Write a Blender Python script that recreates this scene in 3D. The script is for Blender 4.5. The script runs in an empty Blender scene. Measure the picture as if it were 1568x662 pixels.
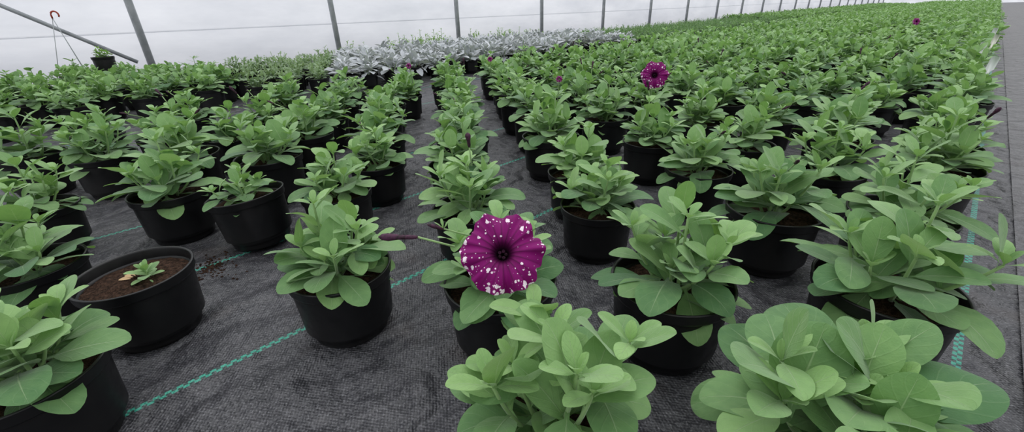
import bpy, math, random
from mathutils import Vector, Matrix
R=random.Random(7)
C=bpy.context.scene.collection
bpy.context.scene.view_settings.view_transform='Standard'
CAMH=0.55
# ---------------------------------------------------------------- camera
f,s,vp=800.0,0.03,(1875,-12)
vx,vy=vp[0]-960,vp[1]-405
n=Vector((s,1)).normalized(); d=-(vx*n.x+vy*n.y); D=f*f/d
Yv=Vector((vx,-vy,-f)).normalized(); Zv=-Vector((n.x*D,-n.y*D,-f)).normalized(); Xv=Yv.cross(Zv)
M=Matrix((Xv,Yv,Zv))
cd=bpy.data.cameras.new('camera'); cam=bpy.data.objects.new('camera',cd); C.objects.link(cam)
cd.sensor_width=36; cd.lens=36*f/1920; cd.clip_start=0.02; cd.clip_end=300
cam.matrix_world=Matrix.Translation((0,0,CAMH))@M.to_4x4()
bpy.context.scene.camera=cam
# ---------------------------------------------------------------- materials
class NT:
    def __init__(s,name):
        s.m=bpy.data.materials.new(name); s.m.use_nodes=True; s.t=s.m.node_tree; s.t.nodes.clear()
        s.out=s.N('ShaderNodeOutputMaterial')
    def N(s,t,**k):
        x=s.t.nodes.new(t)
        for a,b in k.items(): setattr(x,a,b)
        return x
    def L(s,a,b): s.t.links.new(a,b)
    def math(s,op,a,b=None,c=None):
        x=s.N('ShaderNodeMath',operation=op)
        for i,v in enumerate((a,b,c)):
            if v is None: continue
            if hasattr(v,'links'): s.L(v,x.inputs[i])
            else: x.inputs[i].default_value=v
        return x.outputs[0]
    def mix(s,fac,a,b,bt='MIX'):
        x=s.N('ShaderNodeMix',data_type='RGBA',blend_type=bt)
        for i,v in ((0,fac),(6,a),(7,b)):
            if hasattr(v,'links'): s.L(v,x.inputs[i])
            else: x.inputs[i].default_value=v if i==0 else (*v,1)
        return x.outputs[2]
    def rng(s,v,a,b,c=0,d=1):
        x=s.N('ShaderNodeMapRange'); s.L(v,x.inputs[0])
        for i,q in enumerate((a,b,c,d)): x.inputs[i+1].default_value=q
        return x.outputs[0]
    def noise(s,sc,det=3,vec=None,rough=.5):
        x=s.N('ShaderNodeTexNoise'); x.inputs['Scale'].default_value=sc; x.inputs['Detail'].default_value=det
        x.inputs['Roughness'].default_value=rough
        if vec is not None: s.L(vec,x.inputs['Vector'])
        return x.outputs[0]
    def bump(s,h,st,dist):
        x=s.N('ShaderNodeBump'); x.inputs['Strength'].default_value=st; x.inputs['Distance'].default_value=dist
        s.L(h,x.inputs['Height']); return x.outputs[0]
    def bsdf(s,col,rough=.5,spec=.5,normal=None,**kw):
        x=s.N('ShaderNodeBsdfPrincipled')
        for nm,v in (('Base Color',col),('Roughness',rough),('Specular IOR Level',spec)):
            if hasattr(v,'links'): s.L(v,x.inputs[nm])
            else: x.inputs[nm].default_value=(*v,1) if nm=='Base Color' else v
        if normal is not None: s.L(normal,x.inputs['Normal'])
        for k,v in kw.items(): x.inputs[k].default_value=v
        return x.outputs[0]
    def end(s,sh): s.L(sh,s.out.inputs[0]); return s.m
    def obj(s): return s.N('ShaderNodeTexCoord').outputs['Object']
    def attr(s,nm): return s.N('ShaderNodeAttribute',attribute_name=nm).outputs['Fac']

def leaf_mat(name,dark,light,rib,tr=.22,rough=.6,sheen=.3,vein=.6):
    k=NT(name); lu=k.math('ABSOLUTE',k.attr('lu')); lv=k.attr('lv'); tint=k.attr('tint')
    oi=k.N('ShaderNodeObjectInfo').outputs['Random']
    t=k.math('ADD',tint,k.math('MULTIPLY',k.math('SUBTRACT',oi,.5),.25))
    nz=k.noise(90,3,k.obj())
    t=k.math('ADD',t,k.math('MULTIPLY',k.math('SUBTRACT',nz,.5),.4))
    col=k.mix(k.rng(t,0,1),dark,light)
    ribm=k.rng(k.math('DIVIDE',lu,k.math('SUBTRACT',1.12,lv)),0.02,.08,1,0)
    ph=k.math('SUBTRACT',k.math('MULTIPLY',lv,5.5),k.math('MULTIPLY',lu,1.9))
    sv=k.math('ABSOLUTE',k.math('SINE',k.math('MULTIPLY',ph,3.14159)))
    svm=k.rng(sv,0.0,.14,1,0)
    col=k.mix(k.math('MULTIPLY',svm,.2*vein),col,rib)
    col=k.mix(k.math('MULTIPLY',ribm,.7*vein),col,rib)
    h=k.math('SUBTRACT',k.math('MULTIPLY',k.rng(sv,0,.35),.35),k.math('MULTIPLY',ribm,1.0))
    h=k.math('ADD',h,k.math('MULTIPLY',k.noise(450,3,k.obj()),.7))
    nrm=k.bump(h,.55,.0012)
    a=k.bsdf(col,rough,.3,nrm,**{'Sheen Weight':sheen,'Sheen Roughness':.5})
    b=k.N('ShaderNodeBsdfTranslucent'); k.L(k.mix(.6,col,(light[0]*1.3,light[1]*1.5,light[2]*.5)),b.inputs[0])
    mx=k.N('ShaderNodeMixShader'); mx.inputs[0].default_value=tr; k.L(a,mx.inputs[1]); k.L(b.outputs[0],mx.inputs[2])
    return k.end(mx.outputs[0])
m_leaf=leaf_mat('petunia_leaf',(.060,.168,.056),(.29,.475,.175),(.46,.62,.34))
m_silver=leaf_mat('silver_leaf',(.28,.31,.33),(.62,.64,.69),(.7,.7,.74),tr=.08,sheen=.4,vein=.3)
m_weed=leaf_mat('fresh_green_leaf',(.13,.28,.05),(.34,.56,.14),(.4,.55,.2))
m_dusty=leaf_mat('grey_green_leaf',(.12,.22,.10),(.34,.46,.27),(.5,.55,.45))
k=NT('stem'); m_stem=k.end(k.bsdf((.22,.36,.13),.6,.3,**{'Sheen Weight':.3}))
k=NT('black_plastic'); nz=k.noise(60,4,k.obj()); du=k.noise(9,4,k.obj())
m_pot=k.end(k.bsdf(k.mix(k.rng(du,.45,.8),(.006,.006,.007),(.018,.017,.017)),k.rng(nz,.3,.7,.32,.5),.35,k.bump(nz,.08,.001)))
k=NT('potting_soil'); nz=k.noise(140,5,k.obj(),.7); n2=k.noise(600,2,k.obj())
m_soil=k.end(k.bsdf(k.mix(k.rng(nz,.38,.72),(.022,.013,.009),(.15,.085,.058)),.95,.1,k.bump(k.math('ADD',nz,n2),1.0,.008)))
k=NT('bud_dark'); m_bud=k.end(k.bsdf(k.mix(k.rng(k.noise(200,2,k.obj()),.4,.6),(.02,.008,.012),(.07,.02,.05)),.6,.3))
# flower
k=NT('magenta_petal'); pr=k.attr('lu'); pth=k.attr('lv'); wob=k.noise(420,3,k.obj())
def spots(scale,lo,hi,pw):
    vo=k.N('ShaderNodeTexVoronoi'); vo.inputs['Scale'].default_value=scale; k.L(k.obj(),vo.inputs['Vector'])
    sep=k.N('ShaderNodeSeparateColor'); k.L(vo.outputs['Color'],sep.inputs[0])
    thr=k.math('MULTIPLY',k.math('POWER',sep.outputs[0],pw),k.rng(pr,.2,.95,lo,hi))
    dd=k.math('ADD',vo.outputs['Distance'],k.math('MULTIPLY',k.math('SUBTRACT',wob,.5),.5))
    return k.rng(k.math('SUBTRACT',thr,dd),-.02,.04)
spm=k.math('MAXIMUM',spots(125,.04,.68,2.6),spots(240,.30,.46,3.0))
spm=k.math('MULTIPLY',spm,k.rng(pr,.28,.36))
vn=k.math('ABSOLUTE',k.math('SINE',k.math('MULTIPLY',pth,math.pi*20)))
vmask=k.math('MULTIPLY',k.rng(vn,0,.6,1,0),k.rng(pr,.2,.95,1,.3))
col=k.mix(k.rng(pr,.1,.5),(.07,.001,.04),(.215,.002,.135))
col=k.mix(vmask,col,(.07,.001,.045))
col=k.mix(k.rng(pr,.12,.30,1,0),col,(.005,.001,.005))
col=k.mix(spm,col,(.95,.80,.90))
a=k.bsdf(col,.6,.2,k.bump(vn,.4,.002))
b=k.N('ShaderNodeBsdfTranslucent'); k.L(col,b.inputs[0]); mx=k.N('ShaderNodeMixShader'); mx.inputs[0].default_value=.15
k.L(a,mx.inputs[1]);k.L(b.outputs[0],mx.inputs[2]); m_petal=k.end(mx.outputs[0])
# floor fabric
def fabric(name,lines,lo,hi,warm=0):
    k=NT(name); ob=k.obj(); sx=k.N('ShaderNodeSeparateXYZ'); k.L(ob,sx.inputs[0]); X,Y=sx.outputs[0],sx.outputs[1]
    wx=k.math('SINE',k.math('MULTIPLY',X,2*math.pi/.0085)); wy=k.math('SINE',k.math('MULTIPLY',Y,2*math.pi/.006))
    wv=k.math('MULTIPLY',wx,wy)
    big=k.noise(2.6,6,ob,.62); med=k.noise(26,5,ob,.7); fine=k.noise(210,4,ob,.75)
    base=k.mix(k.rng(big,.32,.68),lo,hi)
    base=k.mix(k.math('MULTIPLY',k.rng(med,.42,.72),.42),base,(.165,.16,.17))
    base=k.mix(k.math('MULTIPLY',k.rng(med,.55,.3),.5),base,(.020,.020,.024))
    base=k.mix(k.math('MULTIPLY',k.rng(fine,.50,.70),.72),base,(.29,.29,.315))
    base=k.mix(k.math('MULTIPLY',k.rng(wv,-.6,.5,1,0),.6),base,(.016,.016,.019))
    brown=k.noise(5,4,ob)
    base=k.mix(k.math('MULTIPLY',k.rng(brown,.58,.75),.3),base,(.10,.07,.055))
    lm=None
    for x0 in lines:
        dx=k.math('SUBTRACT',X,x0); ad=k.math('ABSOLUTE',dx)
        inn=k.math('LESS_THAN',ad,.0062)
        side=k.math('GREATER_THAN',dx,0)
        yy=k.math('FRACT',k.math('ADD',k.math('MULTIPLY',Y,1/.016),k.math('MULTIPLY',side,.5)))
        q=k.math('MULTIPLY',inn,k.rng(yy,.52,.6,1,.12))
        lm=q if lm is None else k.math('MAXIMUM',lm,q)
    if lm is not None: base=k.mix(k.math('MULTIPLY',lm,.8),base,(.05,.40,.29))
    hh=k.math('ADD',k.math('MULTIPLY',wv,.12),k.math('MULTIPLY',fine,.3))
    n1=k.N('ShaderNodeBump'); n1.inputs['Strength'].default_value=.8; n1.inputs['Distance'].default_value=.004; k.L(hh,n1.inputs['Height'])
    wr=k.N('ShaderNodeTexWave'); wr.inputs['Scale'].default_value=2.2; wr.inputs['Distortion'].default_value=9; wr.inputs['Detail'].default_value=3; wr.inputs['Detail Scale'].default_value=2.5; k.L(ob,wr.inputs['Vector'])
    h2=k.math('ADD',k.noise(9,5,ob,.6),k.math('MULTIPLY',wr.outputs['Fac'],.35))
    n2=k.N('ShaderNodeBump'); n2.inputs['Strength'].default_value=.9; n2.inputs['Distance'].default_value=.04; k.L(h2,n2.inputs['Height']); k.L(n1.outputs[0],n2.inputs['Normal'])
    return k.end(k.bsdf(base,.44,.5,n2.outputs[0]))
m_floor=fabric('ground_cover_fabric',(.13,-.76,-1.17,-1.58,-2.45,-3.0),(.028,.028,.034),(.068,.068,.080))
m_aisle=fabric('aisle_fabric',(),(.058,.055,.060),(.11,.105,.11))
# polythene wall
k=NT('polythene_sheet'); ob=k.obj(); sx=k.N('ShaderNodeSeparateXYZ'); k.L(ob,sx.inputs[0])
st=k.N('ShaderNodeMapping'); st.inputs['Scale'].default_value=(1,.5,1.6); k.L(ob,st.inputs[0])
c1=k.noise(1.3,5,st.outputs[0],.6); cc=k.mix(k.rng(c1,.3,.7),(.72,.73,.78),(.92,.92,.96))
seam=None
for zz in (.43,.905,1.3):
    q=k.rng(k.math('ABSOLUTE',k.math('SUBTRACT',sx.outputs[2],zz)),.004,.012,1,0)
    seam=q if seam is None else k.math('MAXIMUM',seam,q)
cc=k.mix(k.math('MULTIPLY',seam,.3),cc,(.35,.38,.42))
a=k.N('ShaderNodeBsdfDiffuse'); k.L(cc,a.inputs[0]); b=k.N('ShaderNodeBsdfTranslucent'); k.L(cc,b.inputs[0])
nb=k.bump(k.noise(2.5,3,st.outputs[0]),.6,.08); k.L(nb,a.inputs['Normal'])
mx=k.N('ShaderNodeMixShader'); mx.inputs[0].default_value=.7; k.L(a.outputs[0],mx.inputs[1]);k.L(b.outputs[0],mx.inputs[2]); m_poly=k.end(mx.outputs[0])
k=NT('galvanised_steel'); m_steel=k.end(k.bsdf(k.mix(k.rng(k.noise(12,3,k.obj()),.3,.7),(.30,.32,.34),(.46,.48,.50)),.5,.5,Metallic=.1))
k=NT('red_hook_plastic'); m_red=k.end(k.bsdf((.35,.04,.02),.5))
k=NT('white_label_plastic'); m_tag=k.end(k.bsdf((.75,.76,.78),.4))
k=NT('cream_label_plastic'); m_tagy=k.end(k.bsdf((.78,.76,.68),.4))
k=NT('dry_leaf'); m_dry=k.end(k.bsdf((.42,.28,.15),.8))
# ---------------------------------------------------------------- mesh builder
class MB:
    def __init__(s): s.v=[];s.f=[];s.mi=[];s.lu=[];s.lv=[];s.ti=[];s.mats=[]
    def mat(s,m):
        if m not in s.mats: s.mats.append(m)
        return s.mats.index(m)
    def add(s,vs,fs,m,lu=None,lv=None,ti=.5):
        b=len(s.v); i=s.mat(m); s.v+=vs; s.f+=[tuple(q+b for q in x) for x in fs]; s.mi+=[i]*len(fs)
        s.lu+=lu or [0]*len(vs); s.lv+=lv or [0]*len(vs); s.ti+=[ti]*len(vs)
    def leaf(s,p,az,el,L,W,bend,m,fold=.25,roll=0,nt=9,nu=2,tint=.5,pet=.12,wave=0,shape=0):
        h=Vector((math.cos(az),math.sin(az),0)); z=Vector((0,0,1)); sd0=Vector((-math.sin(az),math.cos(az),0))
        c=Vector(p); vs=[];fs=[];lu=[];lv=[]; cols=2*nu+1
        ph=R.uniform(0,6.28)
        pp=R.uniform(.68,.95)
        ts=[0,pet]+[pet+(1-pet)*math.sin(math.pi/2*(i/(nt-1))) for i in range(1,nt)]
        tp=0
        for i,t in enumerate(ts):
            e=el-bend*t*t
            tg=h*math.cos(e)+z*math.sin(e)
            if i: c=c+tg*(L*(t-tp))
            tp=t
            if t<=pet: w=.10*W
            else:
                q=min(1,(t-pet)/(1-pet))
                if shape==0: w=W*max(.10*(1-q), 2.50*(q**pp)*((1-q)**.60)*(1-.06*q))
                else: w=W*max(.10*(1-q),2.6*(q**.8)*((1-q)**.8))
                if shape==2: w*=.8+.3*abs(math.sin(q*9))
            if i==nt: w=W*.03
            sd=sd0*math.cos(roll)+tg.cross(sd0)*math.sin(roll); nn=tg.cross(sd)
            for j in range(cols):
                u=(j-nu)/nu
                q=c+sd*(u*w*(1-.12*fold*abs(u)))+nn*(fold*w*abs(u)**1.3*(1-.6*abs(u))*1.6 + wave*w*math.sin(t*7+ph+u*1.5)*abs(u))
                vs.append(tuple(q)); lu.append(u); lv.append(t)
        for i in range(nt):
            for j in range(cols-1):
                a=i*cols+j; fs.append((a,a+1,a+cols+1,a+cols))
        s.add(vs,fs,m,lu,lv,tint)
    def tube(s,pts,rads,m,seg=6,tint=.5):
        vs=[];fs=[];P=[Vector(p) for p in pts]; ref=Vector((0.13,.31,.94))
        if not isinstance(rads,(list,tuple)): rads=[rads]*len(P)
        for i,p in enumerate(P):
            tg=(P[min(i+1,len(P)-1)]-P[max(i-1,0)]).normalized()
            a=tg.cross(ref)
            if a.length<.05: a=tg.cross(Vector((1,0,0)))
            a.normalize(); b=tg.cross(a)
            for j in range(seg):
                an=2*math.pi*j/seg; vs.append(tuple(p+(a*math.cos(an)+b*math.sin(an))*rads[i]))
        for i in range(len(P)-1):
            for j in range(seg):
                j2=(j+1)%seg; fs.append((i*seg+j,i*seg+j2,(i+1)*seg+j2,(i+1)*seg+j))
        fs.append(tuple(range(seg))[::-1]); fs.append(tuple((len(P)-1)*seg+j for j in range(seg)))
        s.add(vs,fs,m,None,None,tint)
    def lathe(s,prof,seg,m,ctr=(0,0,0),cap=False,jit=0):
        vs=[];fs=[]
        for (r,z) in prof:
            for j in range(seg):
                an=2*math.pi*j/seg; vs.append((ctr[0]+r*math.cos(an),ctr[1]+r*math.sin(an),ctr[2]+z+R.uniform(-jit,jit)))
        for i in range(len(prof)-1):
            for j in range(seg):
                j2=(j+1)%seg; fs.append((i*seg+j,i*seg+j2,(i+1)*seg+j2,(i+1)*seg+j))
        if cap: fs.append(tuple((len(prof)-1)*seg+j for j in range(seg)))
        s.add(vs,fs,m)
    def mesh(s,name):
        me=bpy.data.meshes.new(name); me.from_pydata(s.v,[],s.f)
        for m in s.mats: me.materials.append(m)
        me.polygons.foreach_set('material_index',s.mi)
        me.polygons.foreach_set('use_smooth',[True]*len(s.f))
        for nm,dt in (('lu',s.lu),('lv',s.lv),('tint',s.ti)):
            at=me.attributes.new(nm,'FLOAT','POINT'); at.data.foreach_set('value',[float(x) for x in dt])
        me.update(); return me
def pot(b,seg=48,r=.095,h=.14,soil=True):
    k=r/.095
    prof=[(.0,.004),(.058*k,.004),(.064*k,0),(.069*k,.001),(.0715*k,.006),(.073*k,.018),(.0745*k,.0185),(.0755*k,.024),(.0845*k,h-.026),(.0855*k,h-.021),(.0925*k,h-.0195),(.0935*k,h-.016),(.094*k,h-.004),(.0953*k,h-.0015),(.0945*k,h),(.0915*k,h),(.0902*k,h-.003),(.0885*k,h-.022),(.083*k,.03)]
    b.lathe(prof,seg,m_pot)
    if soil:
        z=h-.022
        b.lathe([(.0885*k,z-.002),(.07*k,z+.001),(.045*k,z+.004),(.02*k,z+.005),(.004,z+.006)],seg,m_soil,cap=True,jit=.0018)
def plant(b,z0=.118,size=1.,nb=7,nodes=6,nt=9,nu=2,mat=None,ht=.112,lw=.56,ll=.085,shape=0,tb=0.,spread=.85,buds=0,basal=8,cx=0,cy=0):
    mat=mat or m_leaf
    for k in range(nb):
        if k==0: th=0.06
        else: th=R.uniform(.35,spread)
        az=2*math.pi*k/max(1,nb-1)+R.uniform(-.35,.35)
        Lb=ht*size*R.uniform(.55,1.1)*(1.22 if k==0 else 1)
        pts=[];p=Vector((cx+R.uniform(-.012,.012),cy+R.uniform(-.012,.012),z0)); ns=6
        if k: p+=Vector((math.cos(az),math.sin(az),0))*.012
        for i in range(ns+1):
            pts.append(p.copy()); t_=th*(1.2-.65*i/ns)
            p=p+Vector((math.cos(az)*math.sin(t_),math.sin(az)*math.sin(t_),math.cos(t_)))*(Lb/ns)
        b.tube(pts,[.0035-.0015*i/ns for i in range(ns+1)],m_stem,5)
        a0=R.uniform(0,6.28)
        for j in range(nodes):
            t=(j+.6)/nodes; x=t*ns; i=min(int(x),ns-1); q=pts[i].lerp(pts[i+1],x-i)
            a=a0+j*2.4+R.uniform(-.35,.35)
            outx=math.cos(a-az) if k else 0
            el=.10+.75*t**1.6+R.uniform(-.25,.28)-.22*outx*th/.7+(.4 if outx<-.2 and k else 0)
            L=ll*size*(1.12-.42*t**1.8)*R.uniform(.75,1.18)
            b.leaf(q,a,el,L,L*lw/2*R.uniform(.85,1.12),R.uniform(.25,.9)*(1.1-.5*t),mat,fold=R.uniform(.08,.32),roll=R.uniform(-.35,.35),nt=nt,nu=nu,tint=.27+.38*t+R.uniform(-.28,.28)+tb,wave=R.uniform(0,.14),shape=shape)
        tip=pts[-1]
        for j in range(5):
            a=a0+j*2.4; L=ll*(.62-.08*j)*size*R.uniform(.7,1.15)
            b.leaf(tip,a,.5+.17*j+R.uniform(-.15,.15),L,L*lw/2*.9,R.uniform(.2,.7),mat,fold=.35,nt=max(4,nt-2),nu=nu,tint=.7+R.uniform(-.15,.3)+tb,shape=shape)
    for j in range(basal):
        a=2*math.pi*j/basal+R.uniform(-.3,.3); L=ll*1.18*size*R.uniform(.8,1.15)
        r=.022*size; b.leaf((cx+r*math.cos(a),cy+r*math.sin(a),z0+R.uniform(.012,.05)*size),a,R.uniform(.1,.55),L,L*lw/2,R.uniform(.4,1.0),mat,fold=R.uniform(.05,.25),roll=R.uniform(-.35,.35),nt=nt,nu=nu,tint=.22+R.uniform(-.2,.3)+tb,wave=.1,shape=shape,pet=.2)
    for j in range(buds):
        a=R.uniform(0,6.28); p0=Vector((math.cos(a)*.04,math.sin(a)*.04,z0+.11*size)); p1=p0+Vector((math.cos(a)*.045,math.sin(a)*.045,.035+R.uniform(-.02,.015)))
        b.tube([p0,p1],[.0015,.0015],m_stem,5)
        dr=(p1-p0).normalized()
        b.tube([p1+dr*q for q in (0,.006,.014,.022,.026)],[.0018,.0028,.0036,.0025,.0008],m_bud,6)
        for w in range(5): b.leaf(p1,w*1.257,.9,.018,.0028,.3,m_leaf,nt=4,nu=1,tint=.7)
def link(me,name,loc=(0,0,0),rz=0,sc=1,parent=None,rot=None):
    o=bpy.data.objects.new(name,me); C.objects.link(o); o.location=loc; o.rotation_euler=rot or (0,0,rz); o.scale=(sc,)*3
    if parent: o.parent=parent
    return o
# petunia variants
near=[]
for i in range(8):
    b=MB(); pot(b); plant(b,size=R.uniform(.96,1.08),nb=R.choice((7,8)),buds=(1 if i in(2,5) else 0)); near.append(b.mesh('potted_petunia_mesh'))
lod=[]
for i in range(6):
    b=MB(); pot(b,16); plant(b,size=1.08,nb=7,nodes=7,nt=6,nu=1,tb=.08,ht=.115,ll=.08,spread=.95); lod.append(b.mesh('petunia_row_mesh'))
b=MB(); pot(b); plant(b,size=.70,nb=5,nodes=6,tb=-.02,basal=7); small=b.mesh('small_petunia_mesh')
b=MB(); pot(b); plant(b,size=1.0,nb=8,nodes=7,nt=14,nu=4,ht=.150,lw=.58,ll=.088,spread=.65); bigA=b.mesh('big_petunia_mesh')
b=MB(); pot(b); plant(b,size=1.10,nb=8,nodes=7,nt=14,nu=4,ht=.105,lw=.62,ll=.098); bigB=b.mesh('big_petunia_mesh')
# open pot with sprout
b=MB(); pot(b)
for j in range(16):
    a=j*2.4; L=.046*R.uniform(.6,1.15)*(1-.03*j); b.leaf((.018,.010,.121+.0012*j),a,.1+.08*j,L,L*.26,.5,m_leaf,tint=.5+R.uniform(-.2,.3))
for j in range(4): b.leaf((.0,.005,.122),2.4+j*.45,.1,.036,.008,.2,m_dry)
b.tube([(.018,.01,.115),(.018,.01,.138)],.003,m_stem); openpot=b.mesh('open_pot_mesh')

LX=lambda i,j:(-.70+.237*i, .23+.19*i+.36*j)
fore={ # (i,j):(x,y,mesh,rotz,scale)
 (3,-1):(.015,.45,bigB,.6,.98),(2,-1):(-.215,.255,bigA,3.6,.97),
 (3,0):(.01,.80,near[0],1.0,1.05),(2,0):(-.24,.59,near[1],2.0,1.03),(1,0):(-.45,.40,near[2],.2,1.0),(0,0):(-.70,.23,near[3],3.3,.97),
 (-1,0):(-.965,-.04,openpot,.4,.97),(0,-1):(-.765,-.18,near[4],1.,.95),(-2,0):(-1.17,-.185,near[5],5.,.92),(-4,1):(-1.57,-.18,near[6],1.,.9),
 (-3,1):(-1.41,.08,near[0],2.7,.98),(-2,1):(-1.20,.22,small,0,.97),(-5,2):(-1.98,-.02,near[1],.5,1.),(1,1):(-.52,.78,near[4],1.3,.92),(2,1):(-.21,1.0,near[5],.1,1.02),
 (3,1):(-.01,1.15,near[6],3.2,1.),(0,1):(-.72,.56,near[1],4.2,.97),(-1,1):(-1.07,.39,near[7],5.2,.95),
}
skip={(1,-1)}
for k,(x,y,me,rz,sc) in fore.items():
    nm='potted_petunia'
    if me is openpot: nm='plant_pot_with_seedling'
    rot=(0,0,rz) if me is not small else (.05,-.10,0)
    link(me,nm,(x,y,.0 if me is not small else .006),rz,sc,rot=rot)
bed=bpy.data.objects.new('petunia_bed',None); C.objects.link(bed)
for i in range(-7,4):
    for j in range(-8,120):
        if (i,j) in fore or (i,j) in skip: continue
        x,y=LX(i,j)
        if y>36: continue
        if y< (-.45 if i<-3 else .3+.19*(i)): continue
        if i<=-4 and y<-.30 : continue
        if i in(-3,) and y<0: continue
        if (i,j)==(-4,0) or (x*x+y*y)<.45: continue
        jt=.035 if y<10 else .05
        x+=R.uniform(-jt,jt)-(.05 if i<0 else 0); y+=R.uniform(-jt,jt)
        dd=math.hypot(x,y)
        me=R.choice(near) if dd<3.4 else R.choice(lod)
        link(me,'petunia',(x,y,0),R.uniform(0,6.28),R.uniform(.9,1.08)*(1.0 if dd<3.4 else 1.03),bed)
# back bed
bed3=bpy.data.objects.new('back_petunia_bed',None); C.objects.link(bed3)
for i in range(0,7):
    for j in range(0,130):
        x=-3.42-.235*i+R.uniform(-.03,.03); y=-1.6+.31*j+(.15 if i%2 else 0)+R.uniform(-.03,.03)
        if .75<y<36 and y<12.6: continue
        if y>34: continue
        link(R.choice(lod),'petunia',(x,y,0),R.uniform(0,6.28),R.uniform(.82,1.0),bed3)
# silver plants
sil=[]
for i in range(5):
    b=MB(); pot(b,14,r=.075,h=.12); plant(b,z0=.10,size=1.0,nb=5,nodes=5,nt=6,nu=1,mat=m_silver,ht=.10,lw=.46,ll=.125,shape=2,spread=.7,basal=6); sil.append(b.mesh('dusty_miller_mesh'))
dst=[]
for i in range(3):
    b=MB(); pot(b,14,r=.075,h=.12); plant(b,z0=.10,size=.95,nb=8,nodes=8,nt=5,nu=1,mat=m_dusty,ht=.11,lw=.42,ll=.06,shape=1,spread=.9); dst.append(b.mesh('grey_bush_mesh'))
drk=[]
for i in range(3):
    b=MB(); pot(b,12,r=.08,h=.12); plant(b,z0=.10,size=1.0,nb=9,nodes=9,nt=4,nu=1,mat=m_leaf,ht=.12,lw=.34,ll=.05,shape=1,spread=.9,tb=-.3); drk.append(b.mesh('dark_bush_mesh'))
wd=[]
for i in range(3):
    b=MB(); plant(b,z0=.0,size=1.1,nb=11,nodes=10,nt=4,nu=1,mat=m_weed,ht=.17,lw=.36,ll=.045,shape=1,spread=.95,tb=.1); wd.append(b.mesh('bedding_bush_mesh'))
sb=bpy.data.objects.new('dusty_miller_bed',None); C.objects.link(sb)
gb=bpy.data.objects.new('grey_bedding_plants',None); C.objects.link(gb)
db=bpy.data.objects.new('dark_bedding_plants',None); C.objects.link(db)
wb=bpy.data.objects.new('green_bedding_plants',None); C.objects.link(wb)
for i in range(0,7):
    for j in range(0,66):
        x=-3.36-.21*i+R.uniform(-.02,.02); y=.85+.21*j+(.1 if i%2 else 0)+R.uniform(-.02,.02)
        if y>12.3: continue
        if y<1.35+.12*i:
            if i%2==0 or y>1.1: link(R.choice(dst),'grey_bedding_plant',(x,y,0),R.uniform(0,6.28),R.uniform(.9,1.1),gb)
        elif y<5.6: link(R.choice(sil),'dusty_miller',(x,y,0),R.uniform(0,6.28),R.uniform(.85,1.1),sb)
        else: link(R.choice(drk),'dark_bedding_plant',(x,y,0),R.uniform(0,6.28),R.uniform(.85,1.),db)
for i in range(0,3):
    for j in range(0,90):
        y=-1.5+.26*j+R.uniform(-.06,.06); x=-5.2-.22*i+R.uniform(-.05,.05)
        if y<.6 or R.random()<.25: continue
        sc=R.uniform(.5,.8)
        if 2.6<y<6: sc=R.uniform(.9,1.4)
        link(R.choice(wd),'green_bedding_plant',(x,y,0),R.uniform(0,6.28),sc,wb)
# ---------------------------------------------------------------- flowers
def flower_mesh(Rr=.048):
    b=MB(); nr,na=16,120; vs=[];fs=[];lu=[];lv=[]
    for i in range(nr+1):
        r=i/nr
        for j in range(na):
            a=2*math.pi*j/na
            lobe=abs(math.cos(3*a+.25*math.sin(a)))**.5
            edge=.84+.16*lobe+.020*math.sin(17*a+1)+.02*math.sin(7*a)
            rad=Rr*r*(1-(1-edge)*r**2.5)
            z=-.026*math.exp(-(r/.17)**2)+.006*math.sin(min(r,.8)*2.2)-.010*r**4
            z+=.0060*r**3*math.sin(10*a+.6)+.0028*r**4*math.sin(23*a)-.006*r*r*(1-lobe)
            vs.append((rad*math.cos(a),rad*math.sin(a),z)); lu.append(r); lv.append(j/na if j<=na/2 else 1-j/na)
    for i in range(nr):
        for j in range(na):
            j2=(j+1)%na; fs.append((i*na+j,i*na+j2,(i+1)*na+j2,(i+1)*na+j))
    b.add(vs,fs,m_petal,lu,lv)
    b.lathe([(.0005,-.045),(.0035,-.044),(.004,-.03),(.006,-.022)],12,m_bud)
    for w in range(5): b.lathe([(.0005,0),(.0022,.001),(.0022,.003),(.0005,.004)],8,m_bud,ctr=(.004*math.cos(w*1.257),.004*math.sin(w*1.257),-.014))
    return b.mesh('petunia_flower_mesh')
fm=flower_mesh()
def flower(loc,sc,stem_to,aim=(0,0,CAMH),up=.0):
    e=bpy.data.objects.new('petunia_flower',None); C.objects.link(e)
    p=Vector(loc); dr=(Vector(aim)+Vector((0,0,up))-p).normalized()
    o=link(fm,'blossom',p,0,sc,e); o.rotation_euler=dr.to_track_quat('Z','Y').to_euler()
    b=MB(); q=p-dr*.045*sc; t=Vector(stem_to); mid=(q+t)/2+Vector((0,0,.01))
    b.tube([t,mid,q-dr*.01,q+dr*.01],[.002,.002,.0022,.004],m_stem,6)
    for w in range(5): b.leaf(q-dr*.004,w*1.257,.7,.022,.003,.3,m_leaf,nt=4,nu=1,tint=.6)
    link(b.mesh('flower_stem_mesh'),'stem',parent=e)
flower((-.318,.288,.294),1.04,(-.43,.385,.25),up=.12)
flower((-.735,1.39,.335),.95,(-.78,1.46,.22),up=.2)
for (x,y,q) in ((-1.05,1.27,.26),(-1.8,1.6,.3),(-1.93,1.18,.3),(-.53,6.5,.8)):
    flower((x,y,.31),q,(x-.03,y+.03,.22),aim=(x+.8,y-1,.7))
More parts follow.
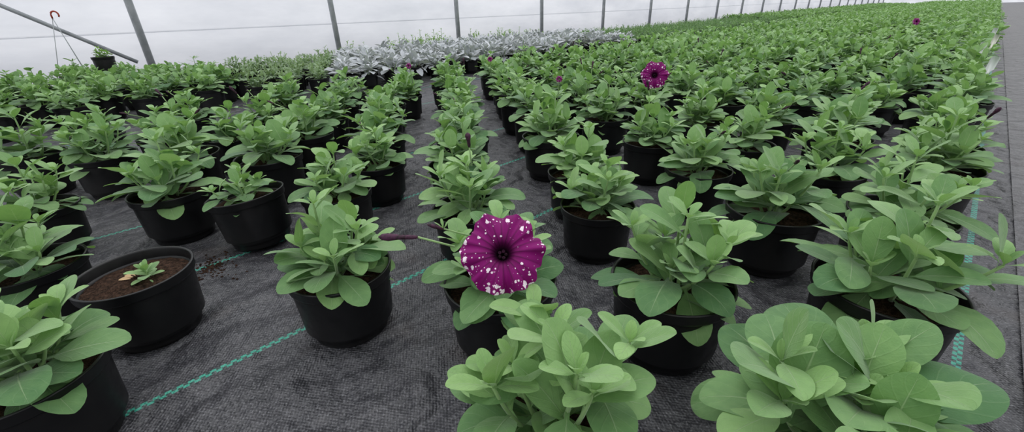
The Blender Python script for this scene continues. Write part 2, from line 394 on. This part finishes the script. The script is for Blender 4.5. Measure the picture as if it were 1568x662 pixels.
# dark closed buds
bb=MB()
def bud(p,dr,L,rd=.006,st=.03):
    p=Vector(p);dr=Vector(dr).normalized()
    bb.tube([p-dr*st-Vector((0,0,st*.3)),p],.0016,m_stem,5)
    bb.tube([p+dr*L*q for q in (0,.15,.45,.75,.9,1)],[.002,rd*.55,rd*.6,rd,rd*.8,.001],m_bud,8)
bud((-.467,.266,.268),(-.72,-.70,.02),.055,st=.05)
bud((-.66,.52,.30),(-.1,0,1),.03)
for _ in range(16):
    i=R.randint(-6,3); j=R.randint(2,10); x,y=LX(i,j)
    bud((x+R.uniform(-.06,.06),y+R.uniform(-.06,.06),.29),(R.uniform(-1,1),R.uniform(-1,1),1.2),.035,.005)
link(bb.mesh('petunia_buds_mesh'),'petunia_buds')
# ---------------------------------------------------------------- shell
def grid(name,x0,x1,y0,y1,z,mat,nx=1,ny=1):
    vs=[];fs=[]
    for j in range(ny+1):
        for i in range(nx+1):
            vs.append((x0+(x1-x0)*i/nx,y0+(y1-y0)*j/ny,z))
    for j in range(ny):
        for i in range(nx): a=j*(nx+1)+i; fs.append((a,a+1,a+nx+2,a+nx+1))
    me=bpy.data.meshes.new(name); me.from_pydata(vs,[],fs); me.materials.append(mat); return link(me,name)
grid('floor',-6.5,6.5,-6,46,0,m_floor)
grid('aisle_ground_cover',.205,2.4,-4,46,.004,m_aisle)
def wall(name,x,sgn):
    prof=[(0,0),(0,.42),(.006,.425),(0,.43),(0,.9),(.006,.905),(0,.91),(0,1.6)]
    for q in range(1,5):
        a=q*.16; prof.append((6*(1-math.cos(a))*.8,1.6+2.0*math.sin(a)))
    vs=[];fs=[];ny=52
    for j in range(ny+1):
        y=-6+j*1.0
        for (dx,z) in prof: vs.append((x+sgn*dx,y,z))
    m=len(prof)
    for j in range(ny):
        for i in range(m-1): a=j*m+i; fs.append((a,a+1,a+m+1,a+m))
    me=bpy.data.meshes.new(name); me.from_pydata(vs,[],fs); me.materials.append(m_poly); link(me,name)
wall('wall_left',-6.06,1); wall('wall_right',6.06,-1)
me=bpy.data.meshes.new('wall_back'); me.from_pydata([(-6.06,46,0),(6.06,46,0),(6.06,46,2.4),(0,46,3.6),(-6.06,46,2.4)],[],[(0,1,2,3,4)]); me.materials.append(m_poly); link(me,'wall_back')
b=MB()
for kx in range(-3,23):
    y=.61+2.03*kx
    pts=[(-6,y,0),(-6,y,.8),(-6,y,1.6)]
    for q in range(1,20):
        a=math.pi*q/20; pts.append((-6*math.cos(a),y,1.6+2.0*math.sin(a)))
    pts+=[(6,y,1.6),(6,y,0)]
    b.tube(pts,.034,m_steel,10)
b.tube([(-5.95,.5,.16),(-5.95,-.26,.69),(-5.95,-1.4,1.49)],.018,m_steel,8)
b.tube([(-5.97,-6,1.55),(-5.97,46,1.55)],.02,m_steel,8)
link(b.mesh('greenhouse_frame_mesh'),'greenhouse_frame')
# basket hanger + small pot near wall
b=MB(); pot(b,24,r=.12,h=.15)
for w in range(3):
    a=w*2.094+.5; b.tube([(.115*math.cos(a),.115*math.sin(a),.145),(0,0,.58)],.0025,m_steel,5)
hp=[(0,0,.575),(0,0,.60)]+[(0,.022-.022*math.cos(t),.60+.026*math.sin(t)) for t in (.5,1,1.6,2.2,2.8,3.3,3.8)]
b.tube(hp,.006,m_red,8); plant(b,z0=.13,size=.9,nb=5,nodes=6,nt=5,nu=1)
link(b.mesh('hanging_basket_mesh'),'hanging_basket',(-5.15,.02,0))
b=MB(); pot(b,20,r=.08,h=.27); plant(b,z0=.26,size=.6,nb=6,nodes=6,nt=5,nu=1,mat=m_weed); link(b.mesh('tall_pot_mesh'),'tall_plant_pot',(-5.25,.22,0))
# labels
for (x,y,m_,rz) in ((.07,3.0,m_tag,-.5),(.02,3.9,m_tag,-.3),(.07,4.65,m_tagy,-.6),(.06,5.6,m_tag,-.4)):
    b=MB(); w=.016
    o=[(-.004,-.12),(.004,-.12),(.007,-.03),(w,-.02),(w,.03),(w-.006,.036),(-w+.006,.036),(-w,.03),(-w,-.02),(-.007,-.03)]
    b.add([(p,0,q) for p,q in o]+[(p,.0012,q) for p,q in o],[tuple(range(10)),tuple(range(19,9,-1))]+[(i,(i+1)%10,10+(i+1)%10,10+i) for i in range(10)],m_)
    link(b.mesh('plant_label_mesh'),'plant_label',(x,y,.26),rot=(-.1,.05,rz))
# spilled soil
b=MB()
for _ in range(220):
    a=R.uniform(0,6.28); r=abs(R.gauss(0,.045)); x=-1.155+r*math.cos(a); y=.085+r*.8*math.sin(a); q=R.uniform(.001,.0035)
    b.lathe([(q,0),(q*.9,q*.5),(q*.3,q*.8)],6,m_soil,ctr=(x,y,0),cap=True)
link(b.mesh('spilled_soil_mesh'),'spilled_soil')
# ---------------------------------------------------------------- light
w=bpy.data.worlds.new('world'); bpy.context.scene.world=w; w.use_nodes=True
w.node_tree.nodes['Background'].inputs[0].default_value=(.96,.98,1,1); w.node_tree.nodes['Background'].inputs[1].default_value=1.05
sn=bpy.data.lights.new('sun','SUN'); sn.energy=1.4; sn.angle=math.radians(70); so=bpy.data.objects.new('sun',sn); C.objects.link(so); so.rotation_euler=(math.radians(-15),math.radians(-15),0); so.location=(0,0,5)
